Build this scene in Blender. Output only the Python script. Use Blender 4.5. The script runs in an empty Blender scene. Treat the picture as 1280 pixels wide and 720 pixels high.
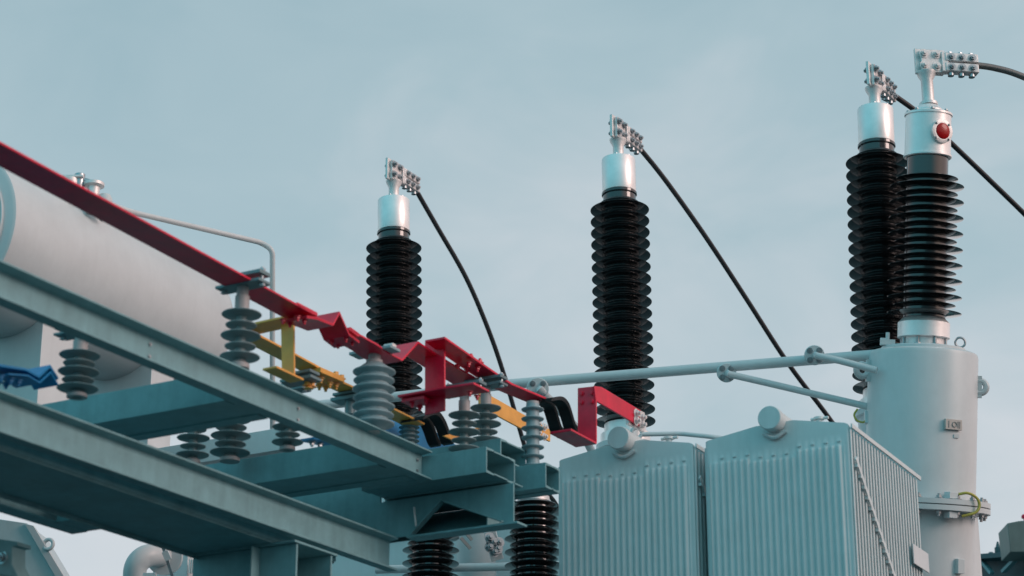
import bpy, math, random
from mathutils import Vector, Matrix
random.seed(7)
V = Vector
SC = bpy.context.scene
COL = SC.collection

# ------------------------------------------------------------------ camera
F = 2700.0                                   # focal length in px of a 1280 px wide picture
PITCH = math.radians(19.8)
CAM = V((0, 0, 1.6))
FW = V((0, math.cos(PITCH), math.sin(PITCH)))
UP = V((0, -math.sin(PITCH), math.cos(PITCH)))
RT = V((1, 0, 0))
cd = bpy.data.cameras.new('camera'); cam = bpy.data.objects.new('camera', cd); COL.objects.link(cam)
cam.location = CAM
cam.rotation_euler = (math.pi/2 + PITCH, 0, 0)
cd.sensor_width = 36; cd.lens = 36*F/1280
cd.clip_start = 0.1; cd.clip_end = 5000
cd.dof.use_dof = True; cd.dof.focus_distance = 15.6; cd.dof.aperture_fstop = 2.2
SC.camera = cam

def ray(px, py): return FW*F + RT*(px-640) + UP*(360-py)
def P(px, py, d): return CAM + ray(px, py)*(d/F)          # a measured point at depth d metres
def on(px, py, pt, n):                                    # a measured point on a real plane of the yard
    r = ray(px, py); return CAM + r*((pt-CAM).dot(n)/r.dot(n))
def pix(p):
    q = p-CAM; d = q.dot(FW)
    return (round(640+F*q.dot(RT)/d, 1), round(360-F*q.dot(UP)/d, 1), round(d, 2))

# ------------------------------------------------------------------ directions of the frame
A = math.atan2(1630, 2869)
B = V((math.sin(A), math.cos(A), 0))                      # along the long beams
C = V((math.cos(A), -math.sin(A), 0))                     # across them
Z = V((0, 0, 1))
CROT = math.atan2(C.y, C.x)
O = P(540, 600, 11.95)                                    # far lower corner of the upper beam
def FR(s, t, u): return O + C*s + B*t + Z*u
def onS(px, py, s): return on(px, py, FR(s, 0, 0), C)
def onT(px, py, t): return on(px, py, FR(0, t, 0), B)
def onU(px, py, u): return on(px, py, FR(0, 0, u), Z)

# ------------------------------------------------------------------ materials
MATS = {}
def mat(name, col, rough=0.5, metal=0.0, var=0.12, scale=6.0, bump=0.0, bscale=60.0, streak=0.0, spec=0.5, coat=0.0):
    m = bpy.data.materials.new(name); m.use_nodes = True
    n = m.node_tree.nodes; l = m.node_tree.links
    bs = n['Principled BSDF']
    tc = n.new('ShaderNodeTexCoord')
    ns = n.new('ShaderNodeTexNoise'); ns.inputs['Scale'].default_value = scale; ns.inputs['Detail'].default_value = 6
    ns.inputs['Roughness'].default_value = 0.65
    l.new(tc.outputs['Object'], ns.inputs['Vector'])
    rp = n.new('ShaderNodeValToRGB')
    lo = tuple(c*(1-var) for c in col); hi = tuple(min(1, c*(1+var)) for c in col)
    rp.color_ramp.elements[0].position = 0.3; rp.color_ramp.elements[0].color = (*lo, 1)
    rp.color_ramp.elements[1].position = 0.7; rp.color_ramp.elements[1].color = (*hi, 1)
    l.new(ns.outputs['Fac'], rp.inputs['Fac'])
    out = rp.outputs['Color']
    if streak > 0:
        mp = n.new('ShaderNodeMapping'); mp.inputs['Scale'].default_value = (9, 9, 0.7)
        l.new(tc.outputs['Object'], mp.inputs['Vector'])
        n2 = n.new('ShaderNodeTexNoise'); n2.inputs['Scale'].default_value = 2.2; n2.inputs['Detail'].default_value = 5
        l.new(mp.outputs['Vector'], n2.inputs['Vector'])
        r2 = n.new('ShaderNodeValToRGB')
        r2.color_ramp.elements[0].position = 0.42; r2.color_ramp.elements[0].color = (0, 0, 0, 1)
        r2.color_ramp.elements[1].position = 0.75; r2.color_ramp.elements[1].color = (streak, streak, streak, 1)
        l.new(n2.outputs['Fac'], r2.inputs['Fac'])
        mx = n.new('ShaderNodeMixRGB'); mx.inputs['Color2'].default_value = (col[0]*0.45, col[1]*0.45, col[2]*0.42, 1)
        l.new(r2.outputs['Color'], mx.inputs['Fac']); l.new(out, mx.inputs['Color1'])
        out = mx.outputs['Color']
    l.new(out, bs.inputs['Base Color'])
    rr = n.new('ShaderNodeMapRange'); rr.inputs['To Min'].default_value = max(0.04, rough-0.08); rr.inputs['To Max'].default_value = min(1, rough+0.1)
    l.new(ns.outputs['Fac'], rr.inputs['Value']); l.new(rr.outputs['Result'], bs.inputs['Roughness'])
    bs.inputs['Metallic'].default_value = metal
    bs.inputs['Specular IOR Level'].default_value = spec
    bs.inputs['Coat Weight'].default_value = coat
    if bump > 0:
        nb = n.new('ShaderNodeTexNoise'); nb.inputs['Scale'].default_value = bscale; nb.inputs['Detail'].default_value = 4
        l.new(tc.outputs['Object'], nb.inputs['Vector'])
        bp = n.new('ShaderNodeBump'); bp.inputs['Strength'].default_value = bump; bp.inputs['Distance'].default_value = 0.01
        l.new(nb.outputs['Fac'], bp.inputs['Height']); l.new(bp.outputs['Normal'], bs.inputs['Normal'])
    MATS[name] = m
    return m
STEEL = mat('galvanised_steel', (0.185, 0.36, 0.39), 0.52, 0.0, 0.15, 7, 0.08, 90, 0.25)
WHITE = mat('pale_grey_paint', (0.61, 0.645, 0.655), 0.38, 0.0, 0.05, 4, 0.03, 40, 0.06)
PALE = mat('radiator_grey_paint', (0.62, 0.69, 0.70), 0.42, 0.0, 0.05, 5, 0.04, 50, 0.14)
ALU = mat('brushed_aluminium', (0.95, 0.91, 0.90), 0.36, 0.5, 0.06, 12, 0.05, 120)
ALUM = mat('cast_aluminium', (0.78, 0.74, 0.73), 0.45, 0.45, 0.10, 25, 0.15, 150)
BOLT = mat('zinc_bolt', (0.42, 0.45, 0.47), 0.35, 0.85, 0.12, 30)
RUBBER = mat('dark_glazed_sheds', (0.017, 0.019, 0.021), 0.10, 0.0, 0.3, 6, 0.0, 30, 0.0, 0.75, 0.5)
GREYINS = mat('grey_polymer_sheds', (0.20, 0.27, 0.28), 0.40, 0.0, 0.15, 20)
PALEINS = mat('pale_polymer_sheds', (0.25, 0.36, 0.39), 0.45, 0.0, 0.12, 20)
CORE = mat('insulator_core', (0.38, 0.36, 0.36), 0.5, 0.0, 0.12, 30)
CLAMP = mat('grey_clamp_metal', (0.16, 0.24, 0.26), 0.45, 0.3, 0.12, 25)
RED = mat('red_busbar_paint', (0.74, 0.006, 0.045), 0.33, 0.0, 0.18, 7, 0.06, 60, 0.15)
YEL = mat('yellow_busbar_paint', (0.92, 0.42, 0.085), 0.42, 0.0, 0.14, 7, 0.06, 60, 0.12)
BLUE = mat('blue_busbar_paint', (0.008, 0.21, 0.45), 0.42, 0.0, 0.12, 12, 0.05, 60)
BLACK = mat('black_sleeve', (0.01, 0.012, 0.014), 0.5, 0.0, 0.2, 30)
CABLE = mat('dark_cable_sheath', (0.02, 0.022, 0.026), 0.5, 0.0, 0.05, 3)
BARECAB = mat('stranded_conductor', (0.20, 0.19, 0.185), 0.45, 0.6, 0.15, 60, 0.3, 200)
PLATE = mat('engraved_plate', (0.50, 0.47, 0.44), 0.45, 0.2, 0.06, 20)
INK = mat('dark_print', (0.34, 0.32, 0.31), 0.6)
DARKGRN = mat('dark_teal_paint', (0.03, 0.10, 0.12), 0.5, 0.0, 0.1, 5, 0.05, 60, 0.15)
EARTHY = mat('earth_wire_yellow', (0.48, 0.40, 0.08), 0.5, 0.0, 0.1, 20)
EARTHG = mat('earth_wire_green', (0.05, 0.20, 0.06), 0.5, 0.0, 0.1, 20)
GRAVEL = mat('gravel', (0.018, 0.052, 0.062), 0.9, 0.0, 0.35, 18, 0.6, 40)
GLASS = mat('red_sight_glass', (0.42, 0.004, 0.006), 0.22, 0.0, 0.1, 10, spec=0.3, coat=0.1)
BOXG = mat('grey_green_cabinet', (0.20, 0.26, 0.25), 0.55, 0.0, 0.08, 6, 0.05, 50, 0.2)

# ------------------------------------------------------------------ mesh builder
def perp(a):
    a = a.normalized()
    h = V((0, 0, 1)) if abs(a.z) < 0.9 else V((1, 0, 0))
    x = h.cross(a).normalized(); return x, a.cross(x).normalized()
class MB:
    def __init__(s): s.v = []; s.f = []; s.g = []
    def mark(s): s.g.append((len(s.v), len(s.f))); return s
    def add(s, vs, fs):
        o = len(s.v); s.v += [V(p) for p in vs]; s.f += [tuple(i+o for i in f) for f in fs]; return s
    def box(s, c, hx, hy, hz):
        vs = [c + hx*i + hy*j + hz*k for i in (-1, 1) for j in (-1, 1) for k in (-1, 1)]
        fs = [(0, 1, 3, 2), (4, 6, 7, 5), (0, 4, 5, 1), (2, 3, 7, 6), (0, 2, 6, 4), (1, 5, 7, 3)]
        if hx.cross(hy).dot(hz) < 0: fs = [f[::-1] for f in fs]
        return s.add(vs, fs)
    def bar(s, p0, p1, wd, w, h):                          # a flat bar from p0 to p1, width w along wd, thickness h
        a = (p1-p0); n = a.normalized().cross(wd).normalized(); wd = n.cross(a.normalized()).normalized()
        return s.box((p0+p1)/2, a/2, wd*w/2, n*h/2)
    def strip(s, path, wd, w, th):                         # folded flat strip
        wd = wd.normalized(); n = len(path); vs = []
        for i, p in enumerate(path):
            t0 = (path[i]-path[i-1]).normalized() if i else None
            t1 = (path[i+1]-path[i]).normalized() if i < n-1 else None
            n0 = t0.cross(wd).normalized() if t0 else None; n1 = t1.cross(wd).normalized() if t1 else None
            nn = (n0+n1) if (n0 and n1) else (n0 or n1)
            nn = nn.normalized(); k = 1.0
            if n0 and n1: k = 1/max(0.35, nn.dot(n0))
            for a, b in ((-1, -1), (1, -1), (1, 1), (-1, 1)): vs.append(p + wd*(a*w/2) + nn*(b*th/2*k))
        fs = [(0, 1, 2, 3)] + [tuple(4*(n-1)+q for q in (3, 2, 1, 0))]
        for i in range(n-1):
            for q in range(4):
                a, b = 4*i+q, 4*i+(q+1) % 4
                fs.append((a, a+4, b+4, b))
        return s.add(vs, fs)
    def tube(s, path, r, seg=14, cap=True):
        n = len(path); vs = []; fs = []
        t = (path[1]-path[0]).normalized(); x, y = perp(t)
        for i, p in enumerate(path):
            if 0 < i < n-1: t = ((path[i]-path[i-1]).normalized()+(path[i+1]-path[i]).normalized()).normalized()
            elif i: t = (path[i]-path[i-1]).normalized()
            x = (x - t*x.dot(t)).normalized(); y = t.cross(x)
            rr = r[i] if isinstance(r, (list, tuple)) else r
            vs += [p + (x*math.cos(a)+y*math.sin(a))*rr for a in (2*math.pi*k/seg for k in range(seg))]
        for i in range(n-1):
            for k in range(seg):
                a, b = i*seg+k, i*seg+(k+1) % seg
                fs.append((a, b, b+seg, a+seg))
        if cap: fs += [tuple(range(seg))[::-1], tuple((n-1)*seg+k for k in range(seg))]
        return s.add(vs, fs)
    def cyl(s, p0, p1, r, seg=24): return s.tube([p0, p1], r, seg)
    def lathe(s, prof, o, ax=Z, seg=48):                   # prof: (radius, height) from bottom to top
        ax = ax.normalized(); x, y = perp(ax); vs = []; fs = []; n = len(prof)
        for r, h in prof:
            vs += [o + ax*h + (x*math.cos(a)+y*math.sin(a))*max(r, 1e-4) for a in (2*math.pi*k/seg for k in range(seg))]
        for i in range(n-1):
            for k in range(seg):
                a, b = i*seg+k, i*seg+(k+1) % seg
                fs.append((a, b, b+seg, a+seg))
        fs += [tuple(range(seg))[::-1], tuple((n-1)*seg+k for k in range(seg))]
        return s.add(vs, fs)
    def prism(s, poly, ex):
        n = len(poly); nrm = V((0, 0, 0))
        for i in range(n): nrm += poly[i].cross(poly[(i+1) % n])
        fs = [tuple(range(n))[::-1], tuple(range(n, 2*n))] + [(i, (i+1) % n, n+(i+1) % n, n+i) for i in range(n)]
        if nrm.dot(ex) < 0: fs = [f[::-1] for f in fs]
        return s.add(list(poly)+[p+ex for p in poly], fs)
    def channel(s, p, ln, op, h, w, tw=0.010, tf=0.012):    # C profile: back lower corner p, length vector, opening dir
        q = [(0, 0), (w, 0), (w, tf*0.8), (tw, tf+0.004), (tw, h-tf-0.004), (w, h-tf*0.8), (w, h), (0, h)]
        return s.prism([p+op*a+Z*b for a, b in q], ln)
    def hexbolt(s, p, ax, r=0.014, h=0.012, shank=0.0):
        s.mark(); ax = ax.normalized()
        s.tube([p, p+ax*0.003], r*1.5, 14)
        s.tube([p+ax*0.003, p+ax*(0.003+h)], r, 6)
        if shank: s.tube([p+ax*(0.003+h), p+ax*(0.003+h+shank)], r*0.55, 8)
        return s
    def torus(s, c, ax, R, r, a0=0, a1=2*math.pi, n=28, seg=12, x=None):
        ax = ax.normalized(); X, Y = perp(ax)
        if x is not None: X = x.normalized(); Y = ax.cross(X)
        cl = abs(a1-a0-2*math.pi) < 1e-4
        pts = [c + (X*math.cos(a)+Y*math.sin(a))*R for a in (a0+(a1-a0)*k/n for k in range(n+1))]
        return s.tube(pts, r, seg, not cl)
    def build(s, name, m, parent=None, org=None, bevel=0.0, ang=35):
        if s.g:                                            # every marked piece becomes an object of its own
            g = sorted(set(([(0, 0)] if s.g[0][1] else []) + s.g)) + [(len(s.v), len(s.f))]; last = None
            for (v0, f0), (v1, f1) in zip(g, g[1:]):
                if f1 == f0: continue
                q = MB(); q.v = s.v[v0:v1]; q.f = [tuple(i-v0 for i in f) for f in s.f[f0:f1]]
                last = q.build(name, m, parent, org, bevel, ang)
            return last
        if parent is not None: o = ORG[parent]
        else: o = org if org is not None else V((0, 0, 0))
        me = bpy.data.meshes.new(name); me.from_pydata([p-o for p in s.v], [], s.f); me.update()
        me.polygons.foreach_set('use_smooth', [True]*len(me.polygons)); me.set_sharp_from_angle(angle=math.radians(ang))
        me.materials.append(m)
        ob = bpy.data.objects.new(name, me); COL.objects.link(ob)
        if parent is not None: ob.parent = parent
        else: ob.location = o
        ORG[ob] = o
        if bevel:
            b = ob.modifiers.new('bevel', 'BEVEL'); b.width = bevel; b.segments = 2; b.limit_method = 'ANGLE'; b.angle_limit = math.radians(40)
        return ob
ORG = {}
def tag(o, label, cat, group=None):
    o['label'] = label; o['category'] = cat
    if group: o['group'] = group
    return o
def thing(name, loc, label, cat, group=None):
    e = bpy.data.objects.new(name, None); COL.objects.link(e); e.location = loc; e.empty_display_size = 0.1
    ORG[e] = V(loc); return tag(e, label, cat, group)
def copy_tree(o, parent=None):
    c = o.copy(); COL.objects.link(c); ORG[c] = ORG.get(o, V((0, 0, 0)))
    if parent is not None: c.parent = parent
    for ch in list(o.children): copy_tree(ch, c)
    return c
def smooth(pts, n=8):                                      # Catmull-Rom through points
    q = [pts[0]*2-pts[1]] + list(pts) + [pts[-1]*2-pts[-2]]; out = []
    for i in range(1, len(q)-2):
        a, b, c, d = q[i-1], q[i], q[i+1], q[i+2]
        for k in range(n):
            t = k/n
            out.append(0.5*((b*2)+(c-a)*t+(a*2-b*5+c*4-d)*t*t+(b*3-a-c*3+d)*t**3))
    out.append(q[-2]); return out
def fillet(pts, r, n=7):                                   # rounded polyline
    out = [pts[0]]
    for i in range(1, len(pts)-1):
        a = (pts[i-1]-pts[i]); b = (pts[i+1]-pts[i]); rr = min(r, a.length*0.45, b.length*0.45)
        p0 = pts[i]+a.normalized()*rr; p1 = pts[i]+b.normalized()*rr
        for k in range(n+1):
            t = k/n; out.append(p0*(1-t)**2 + pts[i]*2*t*(1-t) + p1*t*t)
    out.append(pts[-1]); return out

# ------------------------------------------------------------------ ground
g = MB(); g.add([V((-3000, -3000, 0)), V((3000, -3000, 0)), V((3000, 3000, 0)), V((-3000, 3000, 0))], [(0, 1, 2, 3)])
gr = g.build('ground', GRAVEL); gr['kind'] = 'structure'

# ------------------------------------------------------------------ steel frame
H1, W1 = 0.165, 0.078
frame = thing('steel_frame', V((O.x, O.y, 0)) + B*-1.0 + C*-0.4, 'grey steel support frame of open channels carrying the coloured busbars', 'steel frame')
def holes(p_list, ax):
    m = MB()
    for p in p_list: m.hexbolt(p, ax, 0.006, 0.005)
    return m
MB().channel(FR(-W1, -7, 0), B*7.0, C, H1, W1).build('beam', STEEL, frame, bevel=0.002)
holes([FR(-W1+0.012, t, u) for t in (-0.05, -1.2, -2.4, -4.0) for u in (0.05, 0.11)], C).build('bolt', BOLT, frame)
# lower main beam
b2t = onT(498, 672, 0.22); s2 = (b2t-O).dot(C); u2 = (b2t-O).z
H2 = 0.19
MB().channel(FR(s2-0.068, -7.5, u2-H2), B*(7.5+0.22), C, H2, 0.068, 0.011, 0.014).build('beam', STEEL, frame, bevel=0.002)
print('beam2 s,u', s2, u2, pix(FR(s2, -4, u2)), pix(FR(s2, 0.22, u2-H2)))
# wide beam lying flat beside the lower main beam, its dark underside to the camera
u4 = u2-H2-0.03
sN = (onU(100, 597, u4)-O).dot(C); sF = (onU(119, 652.5, u4)-O).dot(C)
tE = (onU(330, 716, u4)-O).dot(B)
MB().box(FR((sN+sF)/2, (tE-7)/2, u4+0.006), B*((tE+7)/2), C*((sN-sF)/2), Z*0.006).build('lower_beam', STEEL, frame, bevel=0.002)
MB().box(FR(sF-0.006, (tE-7)/2, u4+0.03), B*((tE+7)/2), C*0.005, Z*0.055).build('side_plate', STEEL, frame, bevel=0.002)
MB().box(FR(sN+0.006, (tE-7)/2, u4+0.05), B*((tE+7)/2), C*0.005, Z*0.04).build('side_plate', STEEL, frame, bevel=0.002)
# third channel further left with its end plate
e5 = onU(90, 668, u4-0.02); s5 = (e5-O).dot(C); t5 = (e5-O).dot(B)
MB().channel(FR(s5, -7, u4-0.02), B*(7+t5), C, 0.14, 0.10).build('outer_beam', STEEL, frame, bevel=0.002)
MB().channel(FR(s5+0.102, t5-0.24, u4-0.018), C*(sF-0.02-s5-0.102), B, 0.10, 0.235).build('end_channel', STEEL, frame, bevel=0.002)
# cross members: two channels facing each other
def cross(t, s0, s1, u=0.0, h=0.155, w=0.30, fl=0.085, name='cross_member'):
    ln = C*(s1-s0)
    m = MB().channel(FR(s0, t, u), ln, B, h, fl).channel(FR(s0, t+w, u), ln, -B, h, fl)
    cm = m.build(name, STEEL, frame, bevel=0.0015)
    gw = w/2-fl-0.002                                     # added plates close the gap so the interior stays dark
    if gw > 0.005:
        MB().box(FR((s0+s1)/2, t+w/2, u+h-0.008), ln*0.5, B*gw, Z*0.004).build('gap_blocker', STEEL, frame)
        MB().box(FR((s0+s1)/2, t+w/2, u+0.010), ln*0.5, B*gw, Z*0.004).build('gap_blocker', STEEL, frame)
    MB().box(FR(s1-0.22, t+w/2, u+h/2), C*0.003, B*(w/2-0.012), Z*(h/2-0.015)).build('light_blocker', STEEL, frame)  # added inside to block light and darken the open end
    return cm
cross(-5.6, -2.3, -W1-0.002, -0.004)
cross(-1.80, -2.3, -W1-0.002, -0.004, 0.155, 0.36)
cross(-0.43, -2.3, -W1-0.002, -0.004, 0.155, 0.36)
cross(0.004, -0.47, 0.345, 0.0, 0.145, 0.32)
cross(0.45, -0.6, 0.47, 0.0, 0.145, 0.17, 0.075)
cross(0.29, -0.32, 0.27, 0.15, 0.125, 0.29, 0.075)
# end girder with notched web over the lower beam
GB = u2 + 0.006; GT = -0.016
sL, sR = -1.6, 0.385
tG = 0.235
nA, nL, nR = onT(554, 628, tG), onT(517, 662, tG), onT(630, 658, tG)
nL.z = nR.z = FR(0, 0, GB).z
poly = [FR(sL, tG, GB), nL, nA, nR, FR(sR, tG, GB), FR(sR, tG, GT), FR(-0.49, tG, GT), FR(-0.49, tG, 0.14), FR(sL, tG, 0.14)]
MB().prism(poly, B*0.012).build('girder_web', STEEL, frame, bevel=0.0015)
MB().box(FR(0.06, tG+0.035, GB-0.009), C*0.36, B*0.055, Z*0.006).build('bottom_plate', STEEL, frame, bevel=0.0015)
MB().prism([FR(-0.5, tG+0.09, GB), FR(-0.5, tG+0.36, GT-0.012), FR(-0.5, tG+0.37, GT-0.002), FR(-0.5, tG+0.10, GB)], C*(0.5+sR-0.17)).build('shade_back', STEEL, frame)  # added slanting closure, makes the notch cavity deep and dark
for ss_ in (-0.49, sR-0.18): MB().prism([FR(ss_, tG+0.014, GB+0.002), FR(ss_, tG+0.088, GB+0.002), FR(ss_, tG+0.355, GT-0.014), FR(ss_, tG+0.014, GT-0.014)], C*0.006).build('side_plate', STEEL, frame)  # added cheeks that shut light out of the notch cavity
MB().box(FR((sR-0.17-0.5)/2, tG+0.19, GT-0.003), C*((sR-0.17+0.48)/2), B*0.165, Z*0.003).build('shade_roof', STEEL, frame)  # added cover over the notch cavity, keeps it dark
MB().box(FR((-0.48+sR)/2, tG+0.06, GT+0.0045), C*((sR+0.48)/2), B*0.045, Z*0.0035).build('top_plate', STEEL, frame)
def stiff(p0, p1):                                        # narrow ledge that follows the notch edge
    MB().bar(p0-B*0.016, p1-B*0.016, B, 0.03, 0.008).build('gusset', STEEL, frame, bevel=0.001)
stiff(nL+Z*0.006, nA+Z*0.006); stiff(nA+Z*0.006+C*0.006, nR+Z*0.006)
MB().cyl(FR(-0.235, tG-0.02, GB+0.045), FR(-0.25, tG-0.02, GT-0.06), 0.006, 10).build('tie_rod', ALUM, frame)
# column with wide flanges under the lower main beam
uc = u2-H2-0.002
cq = onS(372, 674, s2); tc_ = (cq-O).dot(B)
sl_ = (onT(243, 693, tc_)-O).dot(C)
zt = FR(0, 0, uc-0.04).z
def ground_box(s, t, hs, ht, zt, name):
    p = FR(s, t, 0); MB().box(V((p.x, p.y, zt/2)), C*hs, B*ht, Z*(zt/2)).build(name, STEEL, frame, bevel=0.0015)
MB().box(FR((s2+sl_)/2, tc_+0.16, uc-0.033), C*((s2-sl_)/2+0.012), B*0.20, Z*0.006).build('column_cap', STEEL, frame, bevel=0.0015)
ground_box((s2+sl_)/2, tc_, (s2-sl_)/2, 0.007, zt, 'column_flange')
ground_box((s2+sl_)/2, tc_+0.32, (s2-sl_)/2, 0.007, zt, 'column_flange')
ground_box((s2+sl_)/2+0.10, tc_+0.16, 0.006, 0.151, zt, 'column_web')
ground_box((s2+sl_)/2+0.10, tc_-0.045, 0.006, 0.036, zt, 'stiffener')
ground_box(s2-0.1, -6.9, 0.10, 0.10, zt, 'column')
ground_box(-1.9, -6.9, 0.10, 0.10, zt, 'column')
# ------------------------------------------------------------------ post insulators
def discs(spec, core):
    prof = [(core, 0.0)]
    for r, z in spec:
        prof += [(core, z-0.012), (r*0.55, z-0.008), (r*0.96, z-0.0045), (r, z-0.001), (r*0.985, z+0.002), (r*0.6, z+0.009), (core*1.05, z+0.016)]
    return prof
LABELS = {}
def make_post(kind, name):
    r = thing(name, V((0, 0, 0)), 'x', 'insulator')
    if kind == 'open':                                    # slender core, large and small discs in turn
        pr = discs([(0.100 if k % 2 == 0 else 0.078, 0.055+0.05*k) for k in range(5)], 0.026)
        MB().lathe([(0.024, 0.03)] + [(0.0245, 0.1), (0.0245, 0.2), (0.024, 0.28)], V((0, 0, 0))).build('core', CORE, r)
        MB().lathe(pr+[(0.026, 0.275)], V((0, 0, 0))).build('sheds', GREYINS, r)
        MB().lathe([(0.05, 0), (0.05, 0.02), (0.034, 0.032), (0.03, 0.036)], V((0, 0, 0)), Z, 32).build('base_cap', CORE, r)
        MB().lathe([(0.036, 0.275), (0.036, 0.34), (0.03, 0.345), (0.03, 0.384)], V((0, 0, 0)), Z, 32).build('top_cap', CORE, r)
    elif kind == 'ribbed':                                # many equal ribs on a thick core
        pr = []
        for k in range(7):
            z = 0.045+0.042*k; R = 0.117 if k % 2 == 0 else 0.112
            pr += [(0.080, z-0.019), (R*0.94, z-0.010), (R*0.99, z-0.006), (R, z-0.003), (R*0.99, z), (0.086, z+0.012), (0.080, z+0.018)]
        pr = [(0.06, 0.012)]+pr+[(0.05, 0.335)]
        MB().lathe(pr, V((0, 0, 0))).build('sheds', PALEINS, r)
        MB().lathe([(0.04, 0), (0.04, 0.02)], V((0, 0, 0)), Z, 32).build('base_cap', CORE, r)
        MB().lathe([(0.045, 0.33), (0.045, 0.35), (0.034, 0.355), (0.034, 0.384)], V((0, 0, 0)), Z, 32).build('top_cap', CORE, r)
    else:                                                 # narrow sheds on a thick pale core
        MB().lathe(discs([(0.066, 0.03+0.052*k) for k in range(7)], 0.037)+[(0.037, 0.372)], V((0, 0, 0))).build('sheds', PALEINS, r)
        MB().lathe([(0.0372, 0.0), (0.0372, 0.384)], V((0, 0, 0)), Z, 32).build('core', CORE, r)
    X, Y = V((1, 0, 0)), V((0, 1, 0))                     # local x lies across the beam
    if kind == 'narrow': return r
    cl = MB().box(V((0, 0, 0.391)), X*0.135, Y*0.05, Z*0.007).build('clamp_plate', CLAMP if kind == 'open' else PALEINS, r, bevel=0.002)
    if kind == 'ribbed': return r
    c2 = MB().box(V((0, 0, 0.432)), X*0.135, Y*0.045, Z*0.009).build('clamp_plate', CLAMP, r, bevel=0.002)
    bm = MB()
    for sx in (-1, 1):
        bm.mark().tube([V((sx*0.116, 0, 0.375)), V((sx*0.116, 0, 0.462))], 0.009, 10).tube([V((sx*0.116, 0, 0.441)), V((sx*0.116, 0, 0.454))], 0.017, 6).tube([V((sx*0.116, 0, 0.372)), V((sx*0.116, 0, 0.384))], 0.017, 6)
    bm.build('bolt', BOLT, r)
    return r
PROTO = {}
def post(kind, base, top, label, group, sxy=1.0, rot=None):
    nm = 'post_insulator'
    if kind not in PROTO: o = PROTO[kind] = make_post(kind, nm)
    else: o = copy_tree(PROTO[kind])
    h = top.z-base.z
    o.location = base; o.scale = (sxy, sxy, h/0.384); o.rotation_euler = (0, 0, CROT if rot is None else rot)
    return tag(o, label, 'insulator', group)
GP = 'post insulators under the coloured busbars'
def postS(kind, px, yb, yt, s, label, sxy=1.0):
    b = onS(px, yb, s); t = onS(px, yt, s); t = V((b.x, b.y, t.z))
    return post(kind, b, t, label, GP, sxy), b, t
sR_ = -0.055                                              # centre line of the red bar
i1, b1, t1 = postS('open', 299, 461, 357, sR_, 'blurred grey disc insulator holding the long red bar in front of the white tank')
i2, b2, t2 = postS('ribbed', 466, 541, 441, sR_, 'pale closely ribbed insulator under the red bar in front of the leftmost black bushing')
pb = onT(580, 560, 0.15); h3 = onT(580, 480, 0.15).z-pb.z; pb.z = FR(0, 0, 0.146).z
i3 = post('open', pb, pb+Z*h3, 'grey disc insulator holding the end of the long red bar, nearest the open channel ends', GP, 0.90)
pb4 = onT(607, 546, 0.45); h4 = onT(607, 470, 0.45).z-pb4.z; pb4.z = FR(0, 0, 0.277).z
i4 = post('open', pb4, pb4+Z*h4, 'grey disc insulator on the raised channel under the upper red arm', GP, 0.90)
pb5 = onT(666, 577, 0.60); h5 = onT(666, 490, 0.60).z-pb5.z; pb5.z = FR(0, 0, 0.146).z
i5 = post('narrow', pb5, pb5+Z*h5, 'narrow pale insulator with thick core beside the black flexible straps', GP, 1.0)
i6, b6, t6 = postS('open', 96, 497, 415, -0.62, 'blurred dark disc insulator beside the folded blue bar at the left')
i7, b7, t7 = postS('open', 359, 563, 490, -0.42, 'dark disc insulator seen in the gap under the upper beam, beside a white gusset', 0.85)
i8, b8, t8 = postS('open', 240, 580, 498, -1.0, 'dark disc insulator seen between the two cross channels, further left', 0.9)
i9, b9, t9 = postS('open', 287, 577, 496, -0.95, 'broad grey insulator with wide discs seen from below between the two cross channels', 1.12)
i10, b10, t10 = postS('narrow', 511, 566, 524, -0.55, 'small pale insulator under the short yellow bar above the frame end', 0.95)

# ------------------------------------------------------------------ busbars
WB = 0.165; TH = 0.012
def pathS(pts, s): return [onS(x, y, s) for x, y in pts]
nearE = sR_+WB/2
def bolts_on(p, ax1, ax2, d1, d2, nrm, r=0.012, h=0.012, shank=0.012):
    m = MB()
    for i in (-1, 1):
        for j in (-1, 1): m.hexbolt(p+ax1*(i*d1)+ax2*(j*d2), nrm, r, h, shank)
    return m
red = thing('busbar', b2, 'long red busbar running down from the left over three insulators', 'busbar', 'coloured busbars')
def ctr(p): return p - C*(WB/2)
rp = [ctr(p) for p in pathS([(-160, 91), (0, 178), (392, 392)], nearE)]
MB().strip(rp, C, WB, TH).build('bar', RED, red, bevel=0.002)
jp = [ctr(p) for p in pathS([(384, 392), (397, 394), (417, 402), (425, 387), (437, 414), (450, 424)], nearE)]
jn = MB()
for k in range(3): jn.strip([p-Z*(TH+0.005*k) for p in jp], C, WB*0.98, 0.004)
jn.build('expansion_joint', RED, red, bevel=0.0006)
MB().strip([ctr(p)+Z*0.004 for p in pathS([(372, 381), (397, 394)], nearE)], C, WB, 0.02).mark().strip([ctr(p)+Z*0.0 for p in pathS([(438, 411), (449, 419)], nearE)], C, WB*1.0, 0.022).build('splice_plate', RED, red, bevel=0.001)
m = MB()
for (x, y) in ((384, 391), (444, 418)):
    c0 = ctr(onS(x, y, nearE))
    for i in (-1, 1):
        for j in (-1, 1): m.hexbolt(c0+C*0.045*i+B*0.03*j-Z*0.022, -Z, 0.013, 0.012, 0.012)
m.build('bolt', RED, red)
rp2 = [ctr(p) for p in pathS([(436, 411), (472, 431), (484, 440), (503, 450), (523, 428), (560, 452), (592, 471), (600, 476)], nearE)]
MB().strip(rp2, C, WB, TH).build('bar', RED, red, bevel=0.002)
MB().box(t2+C*0.10+Z*0.030, C*0.028, B*0.022, Z*0.005).box(t2+C*0.118+Z*0.026, C*0.010, B*0.018, Z*0.010).build('lug', ALUM, red, bevel=0.002)

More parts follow.
